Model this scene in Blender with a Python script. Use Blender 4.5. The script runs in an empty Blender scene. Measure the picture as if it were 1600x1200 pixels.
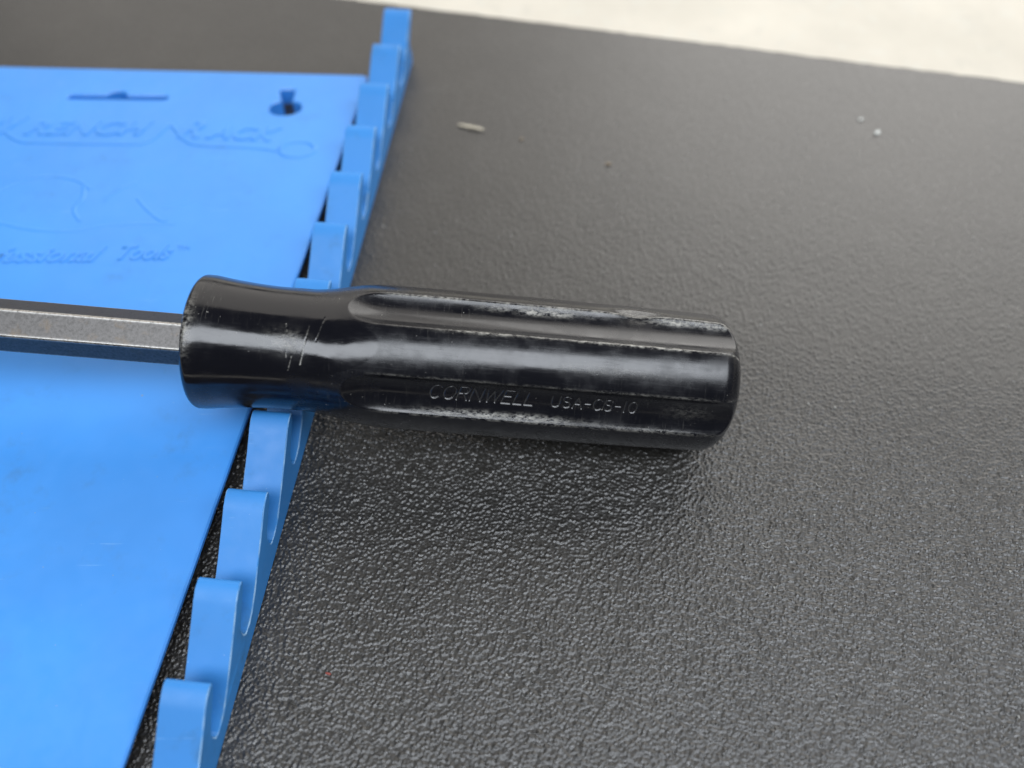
import bpy, bmesh, math, random
import numpy as np
from mathutils import Vector, Matrix

MM = 0.001                     # everything below is measured in millimetres
random.seed(7); rng = np.random.default_rng(7)
scene = bpy.context.scene
col = scene.collection

# ------------------------------------------------------------------ camera
PITCH, ROLL, CAM_H = 0.99269, -0.00689, 170.0
cP, sP = math.cos(PITCH), math.sin(PITCH)
fwd = Vector((0, cP, -sP)); r0 = Vector((1, 0, 0)); u0 = Vector((0, sP, cP))
right = r0 * math.cos(ROLL) + u0 * math.sin(ROLL)
upv = -r0 * math.sin(ROLL) + u0 * math.cos(ROLL)
cam_d = bpy.data.cameras.new("camera"); cam = bpy.data.objects.new("camera", cam_d); col.objects.link(cam)
M = Matrix((right, upv, -fwd)).transposed().to_4x4(); M.translation = Vector((0, 0, CAM_H)) * MM
cam.matrix_world = M
cam_d.sensor_width = 36.0; cam_d.lens = 1232 / 1600 * 36
cam_d.clip_start = 0.005; cam_d.clip_end = 50
cam_d.dof.use_dof = True; cam_d.dof.focus_distance = 0.174; cam_d.dof.aperture_fstop = 6.8
scene.camera = cam

# ------------------------------------------------------------------ light
world = bpy.data.worlds.new("World"); scene.world = world; world.use_nodes = True
bg = world.node_tree.nodes["Background"]; bg.inputs[0].default_value = (0.85, 0.92, 1.0, 1); bg.inputs[1].default_value = 0.08
def area(name, loc, target, sx, sy, watts, colour):
    d = bpy.data.lights.new(name, 'AREA'); d.shape = 'RECTANGLE'; d.size = sx; d.size_y = sy; d.energy = watts; d.color = colour
    o = bpy.data.objects.new(name, d); col.objects.link(o); o.location = loc
    o.rotation_euler = (Vector(target) - Vector(loc)).to_track_quat('-Z', 'Y').to_euler()
    return o
area("overhead_lamp", (0.20, -0.36, 1.20), (0.10, 0.10, 0.0), 2.6, 0.52, 32.0, (0.88, 0.93, 1.0))
area("far_lamp", (0.10, 1.75, 1.15), (0.1, 0.15, 0.1), 3.2, 2.2, 25.0, (1.0, 0.945, 0.875))
area("side_lamp", (1.05, 1.45, 0.95), (0.0, 0.10, 0.0), 2.0, 1.5, 20.5, (1.0, 0.985, 0.96))
vs = scene.view_settings; vs.view_transform = 'Standard'; vs.look = 'None'; vs.exposure = 0.0; vs.gamma = 1.0; vs.use_curve_mapping = False

# ------------------------------------------------------------------ helpers
def tag(o, label=None, cat=None, group=None, kind=None):
    if label: o["label"] = label
    if cat: o["category"] = cat
    if group: o["group"] = group
    if kind: o["kind"] = kind
    return o
def link(name, me, parent=None, mats=()):
    o = bpy.data.objects.new(name, me); col.objects.link(o)
    for m in mats: me.materials.append(m)
    if parent: o.parent = parent
    return o
def empty(name, loc=(0, 0, 0)):
    o = bpy.data.objects.new(name, None); col.objects.link(o); o.location = loc; o.empty_display_size = 0.01
    return o
def mesh(name, verts, faces, smooth=False, sharp=None):
    me = bpy.data.meshes.new(name)
    me.from_pydata([tuple(c * MM for c in v) for v in verts], [], faces)
    if smooth:
        me.polygons.foreach_set("use_smooth", [True] * len(me.polygons))
        if sharp: me.set_sharp_from_angle(angle=math.radians(sharp))
    me.update(); return me
def grid_mesh(name, P):
    """P: (n, m, 3) array in mm -> quad sheet"""
    n, m, _ = P.shape
    me = bpy.data.meshes.new(name)
    me.vertices.add(n * m); me.vertices.foreach_set("co", (P.reshape(-1) * MM).astype(np.float32))
    idx = np.arange(n * m).reshape(n, m)
    q = np.stack([idx[:-1, :-1], idx[1:, :-1], idx[1:, 1:], idx[:-1, 1:]], -1).reshape(-1, 4)
    me.loops.add(q.size); me.loops.foreach_set("vertex_index", q.reshape(-1).astype(np.int32))
    me.polygons.add(len(q)); me.polygons.foreach_set("loop_start", np.arange(0, q.size, 4, dtype=np.int32))
    me.polygons.foreach_set("use_smooth", np.ones(len(q), dtype=bool))
    me.update(calc_edges=True); me.validate(); return me

class NT:
    def __init__(s, name):
        s.m = bpy.data.materials.new(name); s.m.use_nodes = True; s.t = s.m.node_tree; s.n = s.t.nodes
        s.b = s.n["Principled BSDF"]
    def add(s, kind, **kw):
        n = s.n.new(kind)
        for k, v in kw.items():
            if k.startswith('_'): setattr(n, k[1:], v)
            else: n.inputs[k.replace('__', ' ')].default_value = v
        return n
    def link(s, a, b): s.t.links.new(a, b)
    def coord(s, scale=(1, 1, 1), rot=(0, 0, 0)):
        c = s.n.new('ShaderNodeTexCoord'); mp = s.n.new('ShaderNodeMapping')
        mp.inputs['Scale'].default_value = scale; mp.inputs['Rotation'].default_value = rot
        s.link(c.outputs['Object'], mp.inputs['Vector']); return mp.outputs[0]
    def noise(s, vec, scale, detail=3, rough=.5):
        n = s.add('ShaderNodeTexNoise', Scale=scale, Detail=detail, Roughness=rough); s.link(vec, n.inputs['Vector']); return n.outputs['Fac']
    def ramp(s, fac, stops):
        r = s.n.new('ShaderNodeValToRGB'); e = r.color_ramp.elements
        while len(e) < len(stops): e.new(.5)
        for el, (p, c) in zip(e, stops):
            el.position = p; el.color = (c, c, c, 1) if isinstance(c, (int, float)) else (*c, 1)
        s.link(fac, r.inputs[0]); return r.outputs[0]
    def mixc(s, fac, a, b, mode='MIX'):
        m = s.n.new('ShaderNodeMix'); m.data_type = 'RGBA'; m.blend_type = mode
        for sock, v in ((m.inputs[0], fac), (m.inputs[6], a), (m.inputs[7], b)):
            if isinstance(v, (int, float)): sock.default_value = v
            elif isinstance(v, tuple): sock.default_value = (*v, 1)
            else: s.link(v, sock)
        return m.outputs[2]
    def math(s, op, a, b=0.0, clamp=False):
        m = s.n.new('ShaderNodeMath'); m.operation = op; m.use_clamp = clamp
        for sock, v in ((m.inputs[0], a), (m.inputs[1], b)):
            if isinstance(v, (int, float)): sock.default_value = v
            else: s.link(v, sock)
        return m.outputs[0]
    def bump(s, h, dist, strength=1.0, prev=None):
        b = s.n.new('ShaderNodeBump'); b.inputs['Distance'].default_value = dist; b.inputs['Strength'].default_value = strength
        s.link(h, b.inputs['Height'])
        if prev: s.link(prev, b.inputs['Normal'])
        return b.outputs[0]
    def out(s, base=None, rough=None, normal=None, **kw):
        for k, v in (('Base Color', base), ('Roughness', rough), ('Normal', normal)):
            if v is None: continue
            if isinstance(v, (int, float)): s.b.inputs[k].default_value = v
            elif isinstance(v, tuple): s.b.inputs[k].default_value = (*v, 1)
            else: s.link(v, s.b.inputs[k])
        for k, v in kw.items(): s.b.inputs[k.replace('__', ' ')].default_value = v
        return s.m

# ------------------------------------------------------------------ materials
def mat_rubber():
    t = NT("black_pebbled_mat"); v = t.coord()
    fine = t.noise(v, 2600, 2, .6)
    blot = t.noise(v, 30, 4, .6); warm = t.noise(v, 420, 2)
    c = t.mixc(t.ramp(blot, [(.3, 0), (.75, 1)]), (.015, .0142, .013), (.024, .0222, .0195))
    c = t.mixc(t.math('MULTIPLY', warm, .5), c, (.018, .016, .013))
    c = t.mixc(t.math('MULTIPLY', t.ramp(t.noise(v, 70, 5, .7), [(.48, 0), (.72, 1)]), t.ramp(t.noise(v, 1600, 3, .7), [(.45, 0), (.7, .22)])), c, (.16, .155, .145))
    rough = t.ramp(t.noise(v, 900, 2), [(.25, .24), (.75, .44)])
    return t.out(c, rough, t.bump(fine, .00010, .9), Specular__IOR__Level=.85)
def mat_floor():
    t = NT("cream_painted_floor"); v = t.coord()
    a = t.noise(v, 18, 5, .6); b = t.noise(v, 160, 3, .5)
    c = t.mixc(t.ramp(a, [(.3, 0), (.7, 1)]), (.68, .625, .525), (.56, .515, .43))
    c = t.mixc(t.ramp(t.noise(v, 55, 5, .7), [(.55, 0), (.7, .55)]), c, (.50, .47, .40))
    c = t.mixc(t.ramp(b, [(.56, 0), (.72, .5)]), c, (.62, .60, .52))
    return t.out(c, .7, t.bump(b, .0004, .5))
def mat_blue(name, base, worn=None, rough=.36, grime=.75, spec=.5):
    t = NT(name); v = t.n.new('ShaderNodeNewGeometry').outputs['Position']       # one continuous moulding: no repeats from finger to finger
    a = t.noise(v, 26, 4, .55); g = t.noise(v, 260, 4, .6); sp = t.noise(v, 1500, 2, .5); wide = t.noise(v, 9, 3, .5); gr2 = t.noise(v, 75, 5, .65)
    dk = tuple(x * .88 for x in base)
    c = t.mixc(t.ramp(a, [(.35, 0), (.7, 1)]), base, dk)
    # handling grime in blotches
    gr = t.math('MULTIPLY', t.ramp(gr2, [(.55, 0), (.74, 1)]), t.ramp(g, [(.42, 0), (.7, grime)]))
    c = t.mixc(gr, c, (.035, .11, .20))
    if worn:
        c = t.mixc(t.ramp(g, [(.34, 0), (.62, 1)]), c, worn)
    c = t.mixc(t.ramp(sp, [(.76, 0), (.80, .6)]), c, (.45, .62, .8))
    mp = t.n.new('ShaderNodeMapping'); mp.inputs['Rotation'].default_value = (0, 0, .6); mp.inputs['Scale'].default_value = (.035, 1, 1); t.link(v, mp.inputs['Vector'])
    scr = t.math('MULTIPLY', t.ramp(t.noise(mp.outputs[0], 1700, 2, .5), [(.70, 0), (.735, 1)]), t.ramp(gr2, [(.5, 0), (.62, .45)]))
    c = t.mixc(scr, c, (.22, .46, .78))
    rr = t.math('ADD', t.ramp(g, [(.3, rough - .05), (.7, rough + .07)]), t.ramp(wide, [(.35, 0), (.68, .12)]))
    nb = t.bump(wide, .0010, .35); nb = t.bump(sp, .00002, .35, nb)
    return t.out(c, rr, nb, Specular__IOR__Level=spec)
def mat_handle():
    t = NT("black_scuffed_acetate"); v = t.coord()
    at = t.n.new('ShaderNodeAttribute'); at.attribute_name = 'wear'
    ga = t.n.new('ShaderNodeAttribute'); ga.attribute_name = 'groove'
    n1 = t.noise(t.coord((.55, 1, 1)), 1300, 4, .75); n2 = t.noise(v, 95, 3, .6)
    nick = t.noise(v, 1700, 2, .5); zone = t.noise(v, 60, 2, .5)
    long = t.noise(t.coord((.06, 1, 1)), 2600, 3, .6)          # scratches running along the handle
    cross = t.noise(t.coord((1, .06, .06), (.3, 0, .2)), 4200, 2, .6)       # scratches running round it
    wear = t.math('MULTIPLY', at.outputs['Fac'], t.ramp(n1, [(.42, 0), (.64, 1)]))
    wear = t.math('MULTIPLY', wear, t.ramp(n2, [(.34, .2), (.54, 1)]))
    nicks = t.math('MULTIPLY', t.ramp(nick, [(.73, 0), (.77, 1)]), t.ramp(zone, [(.46, 0), (.66, .6)]))
    scuff = t.math('MULTIPLY', t.ramp(cross, [(.60, 0), (.72, 1)]), t.ramp(zone, [(.48, 0), (.66, .07)]))
    m = t.math('MAXIMUM', wear, t.math('MAXIMUM', nicks, scuff))
    c = t.mixc(m, (.0032, .0033, .0055), (.42, .405, .36))
    haze = t.ramp(t.noise(v, 140, 4, .65), [(.42, 0), (.66, 1)])
    c = t.mixc(t.math('MULTIPLY', ga.outputs['Fac'], t.ramp(n1, [(.3, .35), (.6, .9)])), c, (.045, .044, .043))
    r = t.math('ADD', t.ramp(n2, [(.35, .075), (.7, .17)]), t.math('MULTIPLY', m, .35), True)
    r = t.math('ADD', r, t.math('MULTIPLY', t.ramp(long, [(.5, 0), (.7, 1)]), .07), True)
    r = t.math('ADD', r, t.math('MULTIPLY', haze, .07), True)
    sa = t.n.new('ShaderNodeAttribute'); sa.attribute_name = 'scuffed'
    r = t.math('ADD', r, t.math('MULTIPLY', sa.outputs['Fac'], t.ramp(haze, [(0, .05), (1, .12)])), True)
    nb = t.bump(long, .000010, .4); nb = t.bump(n2, .00012, .3, nb); nb = t.bump(m, .00005, .6, nb); nb = t.bump(cross, .000008, .5, nb)
    return t.out(c, r, nb, IOR=1.58)
def mat_steel():
    t = NT("worn_steel"); v = t.coord()
    n = t.noise(v, 1500, 4, .7); b = t.noise(v, 90, 3, .6); rust = t.noise(v, 240, 4, .65)
    at = t.n.new('ShaderNodeAttribute'); at.attribute_name = 'wear'
    c = t.mixc(t.ramp(n, [(.36, 0), (.64, 1)]), (.045, .043, .041), (.095, .091, .088))
    c = t.mixc(t.ramp(rust, [(.56, 0), (.72, .55)]), c, (.10, .075, .05))
    c = t.mixc(t.math('MULTIPLY', at.outputs['Fac'], t.ramp(n, [(.3, .2), (.55, 1)])), c, (.62, .60, .56))
    r = t.ramp(n, [(.3, .26), (.7, .42)])
    return t.out(c, r, t.bump(n, .00004, .7, t.bump(b, .0001, .3)), Metallic=.92)
def mat_plain(name, colr, rough=.6, **kw):
    t = NT(name); v = t.coord(); n = t.noise(v, 1800, 3, .6)
    c = t.mixc(t.ramp(n, [(.3, 0), (.7, 1)]), colr, tuple(x * .6 for x in colr))
    return t.out(c, rough, **kw)
RUBBER, FLOOR, HANDLE, STEEL = mat_rubber(), mat_floor(), mat_handle(), mat_steel()
BLUE = mat_blue("blue_plastic_panel", (.048, .282, .76), rough=.36, grime=.35, spec=.85)
BLUE_RAIL = mat_blue("blue_plastic_rail", (.038, .243, .635), rough=.42)
BLUE_WORN = mat_blue("blue_plastic_worn_edge", (.045, .26, .65), worn=(.26, .46, .70), rough=.45)

# ------------------------------------------------------------------ setting: cream floor, black mat
fl = mesh("floor", [(-1500, -1200, -3), (1500, -1200, -3), (1500, 1800, -3), (-1500, 1800, -3)], [(0, 1, 2, 3)])
tag(link("floor", fl, None, [FLOOR]), kind="structure")

def worley(x, y, cell, seed):
    """F1 and F2 distances of jittered points, in units of cell"""
    r = np.random.default_rng(seed); N = 512
    jx, jy = r.random((N, N)), r.random((N, N))
    gx, gy = x / cell, y / cell; ix, iy = np.floor(gx).astype(int), np.floor(gy).astype(int)
    cr = r.random((N, N)); cid = np.zeros(x.shape)
    f1 = np.full(x.shape, 9.0); f2 = np.full(x.shape, 9.0)
    for dx in (-1, 0, 1):
        for dy in (-1, 0, 1):
            cx, cy = ix + dx, iy + dy
            px = cx + jx[cx % N, cy % N]; py = cy + jy[cx % N, cy % N]
            d = np.hypot(px - gx, py - gy)
            f2 = np.minimum(f2, np.maximum(f1, d)); cid = np.where(d < f1, cr[cx % N, cy % N], cid); f1 = np.minimum(f1, d)
    return f1, f2, cid
def vnoise(x, y, cell, seed):
    r = np.random.default_rng(seed); N = 256; T = r.random((N, N))
    gx, gy = x / cell, y / cell; ix, iy = np.floor(gx).astype(int), np.floor(gy).astype(int)
    fx, fy = gx - ix, gy - iy; fx = fx * fx * (3 - 2 * fx); fy = fy * fy * (3 - 2 * fy)
    a = T[ix % N, iy % N]; b = T[(ix + 1) % N, iy % N]; c = T[ix % N, (iy + 1) % N]; d = T[(ix + 1) % N, (iy + 1) % N]
    return (a * (1 - fx) + b * fx) * (1 - fy) + (c * (1 - fx) + d * fx) * fy
def mat_height(u, v):
    wx = (vnoise(u, v, 1.2, 3) - .5) * .3; wy = (vnoise(u, v, 1.2, 4) - .5) * .3
    f1, f2, c1 = worley(u + wx, v + wy, .86, 5)
    g1, g2, c2 = worley(u - wy, v + wx, .58, 8)
    peb = np.clip(1 - 1.1 * f1 * f1, 0, 1) * np.clip((f2 - f1) * 2.8, 0, 1) ** .7 * (.25 + .95 * c1)
    sub = np.clip(1 - 1.3 * g1 * g1, 0, 1) * np.clip((g2 - g1) * 3, 0, 1) ** .7 * (.3 + .7 * c2)
    h = .35 * peb + .18 * sub + .04 * (vnoise(u, v, 2.8, 9) - .5) - .38
    # the relief is carried by the mesh only where it is fine enough; beyond, it thins out
    keep = (1 - .6 * np.clip((v - 85) / 55, 0, 1)) * (1 - .5 * np.clip((v - 165) / 30, 0, 1)) * (1 - .6 * np.clip((u - 122) / 12, 0, 1)) * (1 - .3 * np.clip((-u - 92) / 6, 0, 1))
    return h * keep - .05
ANG = math.radians(-12.66)                       # the mat lies turned a little against the rack
EDGE = 265.7
us = np.concatenate([np.linspace(-420, -260, 12), np.arange(-255, -97, .8), np.arange(-96, 132, .24), np.arange(132.5, 215, .7), np.linspace(217, 520, 30)])
vs_ = np.concatenate([np.linspace(-300, -9, 30), np.arange(-6, 135, .24), np.arange(135.3, 190, .4), np.arange(190.5, EDGE - .9, .8)])
U, V = np.meshgrid(us, vs_, indexing='ij')
Z = mat_height(U, V)
# turn the far edge down, with a slightly uneven cut line
cut = EDGE + .5 * (vnoise(us, us * 0, 3.0, 12) - .5) + .35 * (vnoise(us, us * 0, 14.0, 13) - .5)
Vx = np.concatenate([V, cut[:, None] - .35, cut[:, None], cut[:, None] + .05], 1)
Ux = np.concatenate([U, us[:, None], us[:, None], us[:, None]], 1)
Zx = np.concatenate([Z, np.full((len(us), 1), -.1), np.full((len(us), 1), -.6), np.full((len(us), 1), -2.999)], 1)
mat_o = link("mat", grid_mesh("mat", np.stack([Ux, Vx, Zx], -1)), None, [RUBBER])
mat_o.rotation_euler.z = ANG; tag(mat_o, kind="structure")

# ------------------------------------------------------------------ wrench rack
rack = empty("wrench_rack", (-0.120, 0.120, 0))
tag(rack, "blue plastic wrench rack with a flat lettered panel and a rail of slanted fingers", "wrench rack")
def under(o, parent):                            # keep world placement when parented
    o.parent = parent; o.matrix_parent_inverse = parent.matrix_basis.inverted() if parent.parent is None else Matrix()
    return o
# everything of the rack is modelled in world mm; shift to the rack's own origin
RX, RY = 120.0, -120.0
PT = 6.0; PS = .9774                             # height of the panel's face above the mat; layout scale of the panel drawing
def arc(cx, cy, rx, ry, a0, a1, n):
    return [(cx + rx * math.cos(math.radians(a0 + (a1 - a0) * i / n)), cy + ry * math.sin(math.radians(a0 + (a1 - a0) * i / n))) for i in range(n + 1)]
outer = [(-250, 16), (-76.6, 16), (-48.6, 234.6), (-49.1, 235.6), (-50, 236.0), (-250, 246.0)]
slot = ([(-116.2, 223.5)] + arc(-115.4, 224.6, 1.1, 1.1, -60, 80, 6) + [(-128.2, 225.9)] + arc(-131.8, 225.9, 3.4, 2.3, 10, 170, 10) + [(-136.0, 226.2)]
        + arc(-147.0, 225.5, 1.1, 1.1, 100, 260, 6) + [(-138, 224.2)])
key = arc(-74.3, 218.9, 5.4, 3.7, -250, 70, 26) + [(-72.3, 227.9), (-72.9, 228.6), (-76.9, 228.6), (-77.5, 227.9)]
def plate(name, outer, holes, z0, z1, cham=.3):
    """flat plate with through holes: top, bottom, walls; the outer and hole rims get a narrow chamfer"""
    from mathutils.geometry import delaunay_2d_cdt
    def ccw(p): return p if sum(a[0] * b[1] - b[0] * a[1] for a, b in zip(p, p[1:] + p[:1])) > 0 else p[::-1]
    def inset(p, d):
        out = []
        n = len(p)
        for i in range(n):
            a, b, c = Vector(p[i - 1]), Vector(p[i]), Vector(p[(i + 1) % n])
            n1 = Vector((-(b - a).y, (b - a).x)).normalized(); n2 = Vector((-(c - b).y, (c - b).x)).normalized()
            m = n1 + n2; m = m / max(.5, m.dot(n1)) if m.length > 1e-6 else n1
            out.append((b.x + m.x * d, b.y + m.y * d))
        return out
    loops = [ccw(outer)] + [ccw(h)[::-1] for h in holes]       # material always on the left
    tops = [inset(l, cham) for l in loops]
    verts, faces = [], []
    ring_ids = []
    for l, tpl in zip(loops, tops):
        base = len(verts); n = len(l)
        verts += [(x, y, z1) for x, y in tpl] + [(x, y, z1 - cham) for x, y in l] + [(x, y, z0) for x, y in l]
        ring_ids.append((base, n))
        for i in range(n):
            j = (i + 1) % n
            faces.append((base + i, base + n + i, base + n + j, base + j)); faces.append((base + n + i, base + 2 * n + i, base + 2 * n + j, base + n + j))
    pts = []; edges = []; vid = []
    for (b, n) in ring_ids:
        s = len(pts)
        pts += [Vector(verts[b + i][:2]) for i in range(n)]; vid += [b + i for i in range(n)]
        edges += [(s + i, s + (i + 1) % n) for i in range(n)]
    vco, _, fo, vorig, _, _ = delaunay_2d_cdt(pts, edges, [], 0, 1e-6)
    def inside(p, poly):
        c = False
        for (x1, y1), (x2, y2) in zip(poly, poly[1:] + poly[:1]):
            if (y1 > p[1]) != (y2 > p[1]) and p[0] < (x2 - x1) * (p[1] - y1) / (y2 - y1) + x1: c = not c
        return c
    for f in fo:
        cx = sum(vco[i].x for i in f) / 3; cy = sum(vco[i].y for i in f) / 3
        if inside((cx, cy), tops[0]) and not any(inside((cx, cy), t) for t in tops[1:]):
            ids = [vid[vorig[i][0]] for i in f]
            faces.append(tuple(ids))
    return verts, faces
pv, pf = plate("back_panel", outer, [slot, key], PT - 1.25, PT, .4)
pv = [(x * PS + RX, y * PS + RY, z) for x, y, z in pv]
panel_me = mesh("back_panel", pv, pf)
bm = bmesh.new(); bm.from_mesh(panel_me); bmesh.ops.recalc_face_normals(bm, faces=bm.faces); bm.to_mesh(panel_me); bm.free()
panel = link("back_panel", panel_me, rack, [BLUE]); panel["label"] = "flat blue panel with hanging slot and raised lettering"
# deep collars round the keyhole and the hanging slot, reaching down to the mat
for nm, loop in (("keyhole_collar", key), ("slot_collar", slot)):
    n = len(loop); a0 = sum(a[0] * b[1] - b[0] * a[1] for a, b in zip(loop, loop[1:] + loop[:1])) > 0
    lp = loop if a0 else loop[::-1]
    wide = []
    for i in range(n):
        a, b, c = Vector(lp[i - 1]), Vector(lp[i]), Vector(lp[(i + 1) % n])
        d = (c - a).normalized(); wide.append((b.x + d.y * .9, b.y - d.x * .9))
    cv = [(x * PS + RX, y * PS + RY, z) for z, ring in ((PT - 1.26, lp), (.3, lp), (.3, wide), (PT - 1.26, wide)) for x, y in ring]
    cf = [(r * n + i, ((r + 1) % 4) * n + i, ((r + 1) % 4) * n + (i + 1) % n, r * n + (i + 1) % n) for r in range(4) for i in range(n)]
    c_me = mesh(nm, cv, cf)
    bm = bmesh.new(); bm.from_mesh(c_me); bmesh.ops.recalc_face_normals(bm, faces=bm.faces); bm.to_mesh(c_me); bm.free()
    link(nm, c_me, panel, [BLUE])
# thin web that ties panel and rail together at the far corner
web = [(-50.0, 219, 2.6), (-44.4, 219, 2.6), (-43.8, 227, 2.6), (-49.2, 227, 2.6)]
web += [(x, y, 5.2) for x, y, z in web]
web_me = mesh("connecting_web", [(x + RX, y + RY, z) for x, y, z in web], [(3, 2, 1, 0), (4, 5, 6, 7), (0, 1, 5, 4), (1, 2, 6, 5), (2, 3, 7, 6), (3, 0, 4, 7)])
link("connecting_web", web_me, rack, [BLUE])

# raised lettering: font outlines, sheared and swollen a little
def text_mesh(name, body, x, y, height, width, shear, rot, z, relief, parent, first_big=None):
    cu = bpy.data.curves.new(name, 'FONT'); cu.body = body; cu.size = 1.0; cu.shear = shear; cu.extrude = .02; cu.bevel_depth = .03; cu.bevel_resolution = 2; cu.resolution_u = 6
    o = bpy.data.objects.new(name, cu); col.objects.link(o)
    bpy.context.view_layer.update()
    me = bpy.data.meshes.new_from_object(o.evaluated_get(bpy.context.evaluated_depsgraph_get()))
    bpy.data.objects.remove(o); bpy.data.curves.remove(cu)
    co = np.empty(len(me.vertices) * 3); me.vertices.foreach_get("co", co); co = co.reshape(-1, 3)
    x0, x1 = co[:, 0].min(), co[:, 0].max()
    zt = co[:, 2].max(); x, y, height, width = x * PS, y * PS, height * PS, width * PS
    out = np.empty_like(co)
    lx = (co[:, 0] - x0) / (x1 - x0) * width; ly = co[:, 1] / .73 * height
    out[:, 0] = x + lx * math.cos(rot) - ly * math.sin(rot) + RX
    out[:, 1] = y + lx * math.sin(rot) + ly * math.cos(rot) + RY
    out[:, 2] = z + co[:, 2] / zt * relief
    me.vertices.foreach_set("co", (out * MM).reshape(-1)); me.name = name
    me.polygons.foreach_set("use_smooth", [True] * len(me.polygons)); me.update()
    return link(name, me, parent, [BLUE])
ra = math.radians(-2.0)
text_mesh("raised_lettering", "W", -170.6, 207.2, 8.6, 13.0, .35, ra, PT, .40, panel)
text_mesh("raised_lettering", "RENCH", -156.6, 206.6, 6.6, 40.5, .35, ra * .5, PT, .40, panel)
text_mesh("raised_lettering", "R", -106.8, 204.6, 8.4, 8.0, .35, ra, PT, .40, panel)
text_mesh("raised_lettering", "ACK", -97.6, 204.2, 6.2, 23.5, .35, ra * 2, PT, .40, panel)
text_mesh("raised_lettering", "Professional", -159.5, 151.9, 5.6, 43.5, .45, 0, PT, .4, panel)
text_mesh("raised_lettering", "Tools", -111.8, 152.6, 5.6, 15.2, .45, 0, PT, .4, panel)
text_mesh("raised_lettering", "TM", -95.8, 156.2, 1.6, 3.6, 0, 0, PT, .2, panel)

def ridge(name, lines, halfw, relief, z, parent, mat, seg=8):
    """soft raised lines lying on a plane: each polyline becomes a half-round bead"""
    V_, F_ = [], []
    for pl in lines:
        pts = [Vector((a, b, 0)) for a, b in pl]
        # round the corners
        for _ in range(2):
            q = [pts[0]]
            for a, b in zip(pts, pts[1:]): q += [a.lerp(b, .25), a.lerp(b, .75)]
            pts = q + [pts[-1]]
        b0 = len(V_)
        for i, pnt in enumerate(pts):
            d = (pts[min(i + 1, len(pts) - 1)] - pts[max(i - 1, 0)]).normalized(); nrm = Vector((-d.y, d.x, 0))
            for k in range(seg + 1):
                a = math.pi * k / seg
                e = pnt + nrm * (halfw * math.cos(a)); V_.append((e.x * PS + RX, e.y * PS + RY, z - .02 + relief * math.sin(a)))
        for i in range(len(pts) - 1):
            for k in range(seg):
                a = b0 + i * (seg + 1) + k
                F_.append((a, a + 1, a + seg + 2, a + seg + 1))
    me = mesh(name, V_, F_, smooth=True)
    return link(name, me, parent, [mat])
ringp = arc(-67.3, 198.6, 5.6, 3.6, 190, 540, 26)
ridge("raised_underline", [[(-174, 214), (-166, 210.9), (-157.6, 203.0), (-150, 202.4), (-122, 201.6), (-115, 201.7), (-110.6, 210.6), (-109.4, 210.4), (-103.4, 202.2), (-98, 200.6), (-80, 199.6), (-73.0, 197.8)], ringp], .7, .36, PT, panel, BLUE)
ridge("raised_emblem", [[(-168, 171), (-150.4, 167.6), (-141.9, 164.7), (-128.5, 163.2), (-118.1, 166.2), (-108, 166.6), (-99, 166.2)],
                        arc(-142, 178, 15, 9, 200, 20, 14), [(-130.3, 182.8), (-128.4, 177), (-131, 173), (-127, 167.9)],
                        [(-112.3, 177.1), (-108, 172), (-103.3, 167.9), (-101.6, 167.5)], [(-103.6, 173), (-99, 173.4), (-96, 175.6)],
                        [(-122, 176), (-119, 181), (-114, 184)]], .6, .18, PT, panel, BLUE)

# the rail
PHI = 0.10703; O2 = Vector((-65.963, 35.375, 0)); RW = 8.99
dv = Vector((math.sin(PHI), math.cos(PHI), 0)); nv = Vector((math.cos(PHI), -math.sin(PHI), 0))
def S(k): return 19.861 * k * (1 + .00096 * k)
ZB = 3.4
rail_m = Matrix((nv, dv, Vector((0, 0, 1)))).transposed().to_4x4()
rail_m.translation = (O2 + Vector((RX, RY, 0))) * MM
s0, s1 = S(-2) - 27.5, S(11) - 7.3
bx = [(0, s0, .04), (RW, s0, .04), (RW, s1, .04), (0, s1, .04), (0, s0, ZB), (RW, s0, ZB), (RW, s1, ZB), (0, s1, ZB)]
rail_me = mesh("side_rail", bx, [(3, 2, 1, 0), (4, 5, 6, 7), (0, 1, 5, 4), (1, 2, 6, 5), (2, 3, 7, 6), (3, 0, 4, 7)])
rail = link("side_rail", rail_me, rack, [BLUE_RAIL]); rail.matrix_local = rail_m
rail["label"] = "rail of slanted blue fingers with narrow slots between them"
def bez(p0, p1, p2, n):
    return [tuple((1 - t) ** 2 * a + 2 * t * (1 - t) * b + t * t * c for a, b, c in zip(p0, p1, p2)) for t in [i / n for i in range(n + 1)]]
# finger profile (along rail, height), tip at s = 0; -19.9 further on lies the next tip
def finger_profile():
    pitch = 19.9
    low = (-6.9, 3.95)                                         # deepest point of the slot under this finger's nose
    P = []
    P += bez(low, (-8.3, 4.3), (-8.1, 6.0), 4)                 # slot end, up to the underside
    P += bez((-8.1, 6.0), (-8.1, 7.6), (-6.6, 8.7), 4)[1:]
    P += [(-3.2, 11.3), (-.75, 13.25)]
    P += bez((-.75, 13.25), (.25, 14.1), (-.1, 14.75), 4)[1:]
    P += bez((-.1, 14.75), (-.45, 15.3), (-1.6, 15.15), 4)[1:]
    P += bez((-1.6, 15.15), (-3.6, 14.85), (-5.4, 13.75), 6)[1:]
    P += [(-9.5, 11.35), (-14.0, 8.85), (-19.0, 6.2), (-22.2, 4.75)]
    P += bez((-22.2, 4.75), (-24.0, 3.9), (low[0] - pitch, low[1]), 4)[1:]
    return P
FP = finger_profile()
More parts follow.
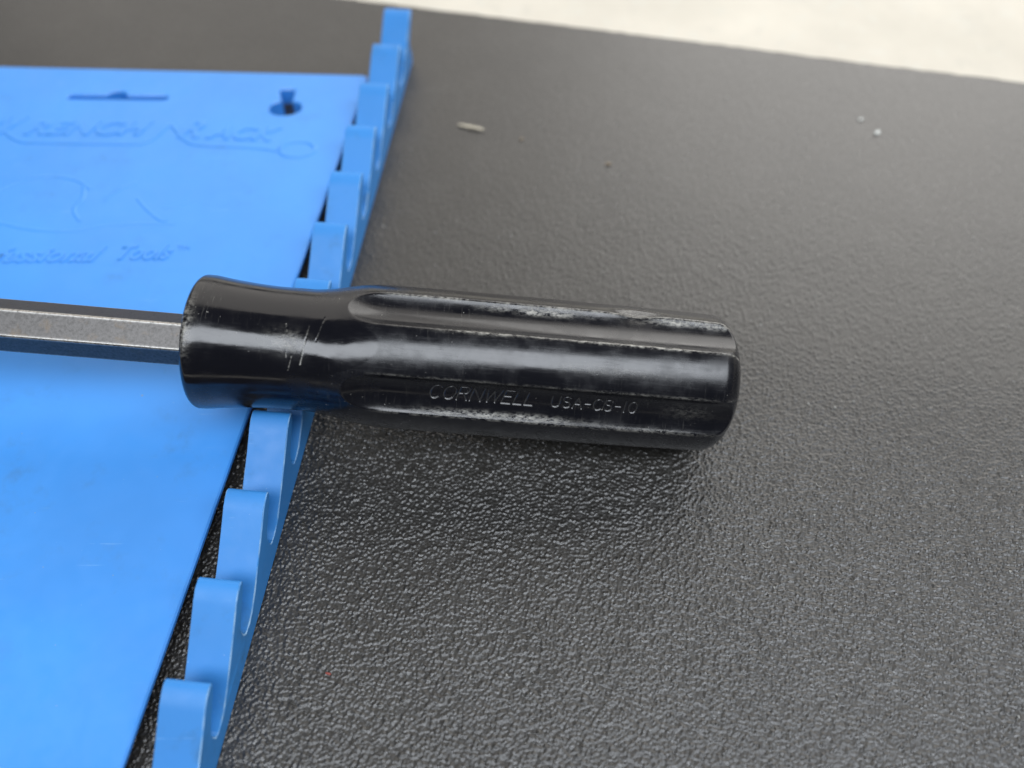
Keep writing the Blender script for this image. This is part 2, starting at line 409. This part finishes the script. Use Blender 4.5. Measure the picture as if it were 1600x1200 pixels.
def finger_mesh(seed):
    rj = random.Random(seed); n = len(FP); c0 = .26
    def off(i):
        if i in (0, n - 1): return FP[i]
        a, b, d = Vector(FP[i - 1]), Vector(FP[i]), Vector(FP[i + 1])
        n1 = Vector((-(b - a).y, (b - a).x)).normalized(); n2 = Vector((-(d - b).y, (d - b).x)).normalized()
        m = (n1 + n2); m = m / max(.6, m.dot(n1)); c = c0 * rj.uniform(.45, 1.55)
        return (b.x + m.x * c, b.y + m.y * c)
    insa, insb = [off(i) for i in range(n)], [off(i) for i in range(n)]; c = c0
    tail = [(FP[-1][0], ZB), (FP[0][0], ZB)]
    V_ = []
    for x, ring in ((0, insa), (c * .8, FP), (RW - c * .8, FP), (RW, insb)):
        V_ += [(x, a, b) for a, b in ring]
    t0 = len(V_)
    V_ += [(0, a, b) for a, b in tail] + [(RW, a, b) for a, b in tail]
    F_, mi = [], []
    for r in range(3):
        for i in range(n - 1):
            F_.append((r * n + i, r * n + i + 1, (r + 1) * n + i + 1, (r + 1) * n + i)); mi.append(0 if r == 1 else 1)
    F_.append(tuple(range(0, n)) + (t0, t0 + 1)); mi.append(0)
    F_.append(tuple(3 * n + i for i in range(n))[::-1] + (t0 + 3, t0 + 2)); mi.append(0)
    me = mesh("finger", V_, F_)
    bm = bmesh.new(); bm.from_mesh(me); bmesh.ops.recalc_face_normals(bm, faces=bm.faces); bm.to_mesh(me); bm.free()
    me.materials.append(BLUE_RAIL); me.materials.append(BLUE_WORN)
    me.polygons.foreach_set("material_index", mi)
    sm = [p.normal.x ** 2 < .98 for p in me.polygons]
    me.polygons.foreach_set("use_smooth", sm); me.set_sharp_from_angle(angle=math.radians(28)); me.update()
    return me
for k in range(-2, 12):
    f = link("finger", finger_mesh(k + 50), rail)
    f.location = (0, S(k) * MM, 0)

# ------------------------------------------------------------------ screwdriver
A = Vector((-71.449, 104.852, 28.0)); B = Vector((44.892, 100.729, 15.6))
ax = (B - A).normalized()
mid = (A + B) / 2
n0 = (Vector((0, 0, CAM_H)) - mid); n0 = (n0 - ax * n0.dot(ax)).normalized()
b0 = -ax.cross(n0)                                # towards the far, upper side
tool = empty("screwdriver", A * MM)
tool.matrix_world = Matrix.Translation(A * MM) @ Matrix((ax, n0, b0)).transposed().to_4x4()
tag(tool, "screwdriver with black fluted plastic handle and steel hexagonal shank lying across the blue rack", "screwdriver")
# local frame: x along the handle, y towards the photographer, z up and away
ctrl = [(2.0, 13.9), (2.35, 14.5), (3.2, 14.95), (4.6, 14.92), (8, 14.5), (14, 13.95), (20, 13.7), (26, 13.75), (30, 14.15), (34, 14.95), (37.5, 15.65), (41, 16.05), (45, 16.2),
        (60, 16.25), (90, 16.2), (108, 16.05), (116.8, 15.85), (118.2, 15.4), (119.7, 14.3), (121.0, 12.6), (121.9, 10.5), (122.5, 8)]
cx_, cy_ = np.array(ctrl).T
def pchip(x):
    h = np.diff(cx_); d = np.diff(cy_) / h; m = np.zeros(len(cx_))
    m[0], m[-1] = d[0], d[-1]
    for i in range(1, len(cx_) - 1):
        m[i] = 0 if d[i - 1] * d[i] <= 0 else 2 * d[i - 1] * d[i] / (d[i - 1] + d[i])
    j = np.clip(np.searchsorted(cx_, x) - 1, 0, len(h) - 1); t = (x - cx_[j]) / h[j]
    return cy_[j] * (2 * t**3 - 3 * t**2 + 1) + m[j] * h[j] * (t**3 - 2 * t**2 + t) + cy_[j + 1] * (-2 * t**3 + 3 * t**2) + m[j + 1] * h[j] * (t**3 - t**2)
# stroke letters, unit cap height
def ell(cx, cy, rx, ry, a0, a1, n=14): return arc(cx, cy, rx, ry, a0, a1, n)
GL = {'C': (.74, [ell(.40, .5, .36, .5, 48, 312)]), 'O': (.80, [ell(.40, .5, .38, .5, 0, 360, 22)]),
      'R': (.70, [[(0, 0), (0, 1), (.38, 1)] + ell(.38, .74, .26, .26, 90, -90, 8) + [(0, .48)], [(.32, .48), (.64, 0)]]),
      'N': (.74, [[(0, 0), (0, 1), (.68, 0), (.68, 1)]]), 'W': (1.0, [[(0, 1), (.22, 0), (.48, .85), (.74, 0), (.96, 1)]]),
      'E': (.62, [[(.56, 1), (0, 1), (0, 0), (.56, 0)], [(0, .52), (.46, .52)]]), 'L': (.56, [[(0, 1), (0, 0), (.52, 0)]]),
      'U': (.70, [[(0, 1), (0, .3)] + ell(.32, .3, .32, .3, 180, 360, 10) + [(.64, 1)]]),
      'S': (.66, [ell(.32, .75, .28, .25, 30, 270, 12) + ell(.32, .25, .28, .25, 90, -150, 12)]),
      'A': (.74, [[(0, 0), (.36, 1), (.72, 0)], [(.14, .36), (.58, .36)]]), '-': (.5, [[(.04, .45), (.44, .45)]]),
      '1': (.26, [[(.12, 0), (.12, 1)]]), '0': (.72, [ell(.34, .5, .32, .5, 0, 360, 22)])}
def strokes(text, x, y, h, width, shear, gap):
    tot = sum(GL[c][0] + gap for c in text) - gap; sx = width / tot
    out = []; cx = 0
    for c in text:
        for pl in GL[c][1]:
            out.append([(x + (cx + a) * sx + shear * b * h, y + b * h) for a, b in pl])
        cx += GL[c][0] + gap
    return out
TXT = strokes("CORNWELL", 53.6, -1.75, 3.5, 22.6, .26, .16) + strokes("USA-CS-10", 80.2, -1.6, 2.9, 18.8, .06, .17)
ts = np.unique(np.round(np.concatenate([np.linspace(2.0, 5, 14), np.linspace(5, 22, 20), np.arange(22, 31, .14), np.linspace(30, 46, 46), np.linspace(46, 53, 9), np.arange(53, 103.4, .1), np.linspace(103.4, 112, 12), np.linspace(112, 122.5, 46)]), 4))
TC = -27.6                                        # text centre line, degrees
FL = [41.5, 113.5, 185.5, 257.5, 329.5]          # flute centres
th = np.concatenate([np.arange(-180, -37, .9), np.arange(-37, -16, .36), np.arange(-16, 180, .9)])
T, H = np.meshgrid(ts, th, indexing='ij')
R = pchip(T); wear = np.zeros_like(R)
RB = 16.2; hw = math.radians(17.0); aa = RB * math.sin(hw); ra_ = aa / math.sin(math.radians(39)); D = RB * math.cos(hw) + ra_ * math.cos(math.radians(39))
Rf = np.full_like(R, 99.0)
for c in FL:
    dl = np.radians((H - c + 180) % 360 - 180)
    q = ra_**2 - (D * np.sin(dl))**2
    rf = np.where((q > 0) & (np.abs(dl) < .8), D * np.cos(dl) - np.sqrt(np.maximum(q, 0)), 99.0)
    Rf = np.minimum(Rf, rf + .019 * np.clip(44 - T, 0, 18)**2)
    e = (np.abs(np.abs(dl) - hw) * RB)
    wear = np.maximum(wear, (.35 if c == 329.5 else .8) * np.exp(-(e / .26)**2) * np.clip((T - 40) / 6, 0, 1))
ksm = .12
hh = np.clip(.5 + .5 * (Rf - R) / ksm, 0, 1)
R2 = Rf * (1 - hh) + R * hh - ksm * hh * (1 - hh)
# uneven moulding, a gouge on the upper land, heavier wear on some edges
R2 = R2 + .05 * (vnoise(T * .5 + 50, np.radians(H) * 12 + 60, 6, 31) - .5)
R2 = R2 - .75 * np.exp(-((T - 98) / 4.2)**2 - ((H - 60) / 5.0)**2)
for (t_, h_, lt, lh, amp) in [(75, 55, 9, 2.2, .9), (110, 56, 9, 2.4, .9), (62, 24.5, 10, 1.8, .8), (95, 24.5, 22, 1.4, .9), (70, -45, 14, 2.2, .8), (100, -46.5, 12, 1.0, .4),
                              (98, 62, 5, 6, .5), (3, 10, 1.2, 22, .55), (110, -28, 6, 7, .10), (24, 6, 4, 9, .25), (88, 3, 14, 3, .12)]:
    wear = np.maximum(wear * 1.0, amp * np.exp(-((T - t_) / lt)**2 - ((H - h_) / lh)**2) * 1.3)
for (t_, sl, h0, h1, wd, amp) in [(27.2, .035, -14, 22, .13, 1.0), (23.6, -.02, -8, 4, .10, .7), (25.2, .05, -20, -6, .10, .7), (29.2, .06, 8, 30, .12, .7), (24.4, -.06, 14, 22, .12, .6)]:
    sc_ = np.exp(-((T - t_ - sl * H) / wd)**2) * ((H > h0) & (H < h1))       # scratches running round the neck
    wear = np.maximum(wear, amp * sc_); R2 = R2 - .05 * sc_
# engraved letters: press the strokes into the flute
sel = (T > 52.5) & (T < 103.5) & (H > TC - 11) & (H < TC + 11)
px_ = T[sel]; py_ = np.radians(H[sel] - TC) * 14.3
dist = np.full(px_.shape, 9.0)
for pl in TXT:
    for (ax0, ay0), (ax1, ay1) in zip(pl, pl[1:]):
        m = (px_ > min(ax0, ax1) - .5) & (px_ < max(ax0, ax1) + .5)
        if not m.any(): continue
        x, y = px_[m], py_[m]; dx, dy = ax1 - ax0, ay1 - ay0; L2 = dx * dx + dy * dy + 1e-9
        t = np.clip(((x - ax0) * dx + (y - ay0) * dy) / L2, 0, 1)
        dist[m] = np.minimum(dist[m], np.hypot(x - ax0 - t * dx, y - ay0 - t * dy))
scf = np.clip((T - (42.6 - 2.6 * ((H - 7) / 13)**2)) / .5, 0, 1)
groove = np.zeros_like(R2); g_ = np.clip(1 - dist / .27, 0, 1); groove[sel] = g_ * g_ * (3 - 2 * g_)
lip = np.zeros_like(R2); lip[sel] = np.exp(-((dist - .33) / .10)**2)
R2 = R2 - .20 * groove + .03 * lip
HR = np.radians(H)
P = np.stack([T, R2 * np.cos(HR), R2 * np.sin(HR)], -1)
P = np.concatenate([P, P[:, :1]], 1)              # close the tube
# end cap of the near face and the butt
def ring_cap(P_edge, x, scale): q = P_edge.copy(); q[:, 1:] *= scale; q[:, 0] = x; return q[None]
P = np.concatenate([ring_cap(P[0], 1.7, .40), ring_cap(P[0], 1.75, .95), P, ring_cap(P[-1], 123.0, .72), ring_cap(P[-1], 123.3, .4), ring_cap(P[-1], 123.4, .002)], 0)
h_me = grid_mesh("handle", P)
at = h_me.attributes.new("groove", 'FLOAT', 'POINT')
G = np.concatenate([groove, groove[:, :1]], 1); G = np.concatenate([G[:2] * 0, G, G[:3] * 0], 0); at.data.foreach_set("value", G.reshape(-1).astype(np.float32))
at = h_me.attributes.new("scuffed", 'FLOAT', 'POINT')
G = np.concatenate([scf, scf[:, :1]], 1); G = np.concatenate([G[:2] * 0, G, G[:3] * 0 + .5], 0); at.data.foreach_set("value", G.reshape(-1).astype(np.float32))
W = np.concatenate([wear, wear[:, :1]], 1); W = np.concatenate([W[:1] * 0, W[:1], W, W[-1:] * 0, W[-1:] * 0, W[-1:] * 0], 0)
at = h_me.attributes.new("wear", 'FLOAT', 'POINT'); at.data.foreach_set("value", np.clip(W, 0, 1).reshape(-1).astype(np.float32))
bm = bmesh.new(); bm.from_mesh(h_me); bmesh.ops.remove_doubles(bm, verts=bm.verts, dist=1e-7); bmesh.ops.recalc_face_normals(bm, faces=bm.faces); bm.to_mesh(h_me); bm.free()
h_o = link("handle", h_me, tool, [HANDLE]); h_o["label"] = "black plastic handle with worn flutes and engraved lettering"
mw = tool.matrix_world
zz = (np.array(mw)[:3, :3] @ (P.reshape(-1, 3)).T + np.array(A)[:, None])[2]
print("handle lowest z mm", zz.min())

# hexagonal shank: flats with narrow rounded corners
HEX_R = 5.88
sx_ = np.concatenate([np.linspace(-112, -111, 3), np.linspace(-110, -8, 60), np.linspace(-7, 6, 14)])
angs, wv = [], []
for i in range(6):
    c0 = 35.5 + 60 * i
    for k in range(-30, 30, 2 if True else 1):
        angs.append(c0 + k)
angs = np.array(angs); dd = (angs - 35.5 + 30) % 60 - 30          # offset from nearest corner
rr_ = HEX_R * math.cos(math.radians(30)) / np.cos(np.radians(30 - np.abs(dd)))
rr_ = np.minimum(rr_, HEX_R * .982)
ring = np.stack([rr_ * np.cos(np.radians(angs)), rr_ * np.sin(np.radians(angs))], -1)
SP = np.zeros((len(sx_), len(angs) + 1, 3))
for i, x in enumerate(sx_):
    s = .93 if i == 0 else 1.0
    rg = np.concatenate([ring, ring[:1]], 0)
    SP[i, :, 0] = x; SP[i, :, 1:] = rg * s
cap = SP[:1].copy(); cap[:, :, 1:] *= .001
SP = np.concatenate([cap, SP], 0)
s_me = grid_mesh("shank", SP)
ws = np.exp(-(dd * HEX_R * math.pi / 180 / .28)**2); ws = np.concatenate([ws, ws[:1]]); Wv = np.tile(ws, (SP.shape[0], 1))
at = s_me.attributes.new("wear", 'FLOAT', 'POINT'); at.data.foreach_set("value", Wv.reshape(-1).astype(np.float32))
bm = bmesh.new(); bm.from_mesh(s_me); bmesh.ops.remove_doubles(bm, verts=bm.verts, dist=1e-7); bmesh.ops.recalc_face_normals(bm, faces=bm.faces); bm.to_mesh(s_me); bm.free()
s_me.set_sharp_from_angle(angle=math.radians(25))
link("shank", s_me, tool, [STEEL])["label"] = "pitted grey steel hexagonal shank"

# ------------------------------------------------------------------ litter on the mat
WOOD = mat_plain("pale_wood", (.62, .55, .42)); CRUMB = mat_plain("tan_crumb", (.34, .26, .17)); RED = mat_plain("red_plastic_bit", (.26, .06, .045))
GLASS = mat_plain("pale_grit", (.72, .74, .70), .25); DUST = mat_plain("pale_dust", (.45, .45, .42))
def chip(name, loc, size, rotz, mat, label, cat, seed, group=None):
    r = random.Random(seed); bm = bmesh.new(); bmesh.ops.create_icosphere(bm, subdivisions=2, radius=1)
    for v in bm.verts:
        k = 1 + .35 * (r.random() - .5); x, y, z = v.co
        x = max(-.85, min(.85, x)) * k
        v.co = (x * size[0] * MM, (y * k + .25 * x * x) * size[1] * MM, (z * k * .9 + .3 * x) * size[2] * MM)
    me = bpy.data.meshes.new(name); bm.to_mesh(me); bm.free()
    zmin = min(v.co.z for v in me.vertices)
    o = link(name, me, None, [mat]); o.location = (loc[0] * MM, loc[1] * MM, -zmin); o.rotation_euler.z = rotz
    return tag(o, label, cat, group)
chip("wood_splinter", (-13.2, 211), (5.2, .6, .4), math.radians(-19), WOOD, "thin pale wood splinter lying on the black mat beyond the handle", "splinter", 1)
chip("crumb", (30.7, 193.1), (1.1, .4, .25), math.radians(-10), CRUMB, "small tan crumb on the mat beyond the middle of the handle", "crumb", 2, "crumbs on the mat")
chip("crumb", (3.6, 205), (.6, .35, .25), .4, CRUMB, "faint tan crumb just right of the wood splinter", "crumb", 3, "crumbs on the mat")
chip("grit", (118.8, 207), (1.2, .7, .3), .7, GLASS, "larger pale shiny grain of grit near the cream floor, nearer one of the pair", "grit", 4, "shiny grains of grit")
chip("grit", (115.2, 213.7), (.9, .5, .2), .2, GLASS, "smaller pale shiny grain of grit, the farther one of the pair", "grit", 5, "shiny grains of grit")
chip("red_bit", (-38.6, 39.3), (.75, .28, .2), -.3, RED, "tiny red bit on the mat beside the rail, nearest the bottom edge", "bit", 6)
# fine dust: nobody could count it
V_, F_ = [], []
for i in range(420):
    x = random.uniform(-40, 150); y = random.uniform(25, 235); r = random.choice((.09, .11, .13, .16, .24)) * random.uniform(.8, 1.3)
    if y < 125 and y > 85 and x < 60: continue
    b = len(V_); a = random.uniform(0, 6)
    for k in range(5): V_.append((x + r * math.cos(a + k * 1.257) * random.uniform(.7, 1.3), y + r * math.sin(a + k * 1.257) * random.uniform(.7, 1.3), .06))
    V_.append((x, y, .1 + r * .8))
    F_ += [(b + k, b + (k + 1) % 5, b + 5) for k in range(5)]
for i in range(16):                               # short lint fibres
    x = random.uniform(-35, 125); y = random.uniform(25, 220)
    if 80 < y < 128 and x < 62: continue
    a = random.uniform(0, 6.28); bend = random.uniform(-.5, .5); b = len(V_)
    for k in range(6):
        for sd in (-1, 1): V_.append((x + sd * .035 * math.sin(a), y - sd * .035 * math.cos(a), .10 + .06 * math.sin(k)))
        x += .38 * math.cos(a); y += .38 * math.sin(a); a += bend
    F_ += [(b + 2 * k, b + 2 * k + 1, b + 2 * k + 3, b + 2 * k + 2) for k in range(5)]
for (x, y) in [(-93.3, 106.8), (-110, 75), (-88, 60), (-100, 130), (-140, 120), (-96, 45), (-84, 84), (-104, 62), (-92, 33), (-120, 96)]:
    b = len(V_); r = .18 if x == -93.3 else .08; x *= PS; y *= PS
    for k in range(5): V_.append((x + r * 1.6 * math.cos(k * 1.257), y + r * math.sin(k * 1.257), PT + .005))
    V_.append((x, y, PT + r * .6)); F_ += [(b + k, b + (k + 1) % 5, b + 5) for k in range(5)]
tag(link("dust", mesh("dust", V_, F_), None, [DUST]), "scattered pale dust specks on the mat", "dust", kind="stuff")
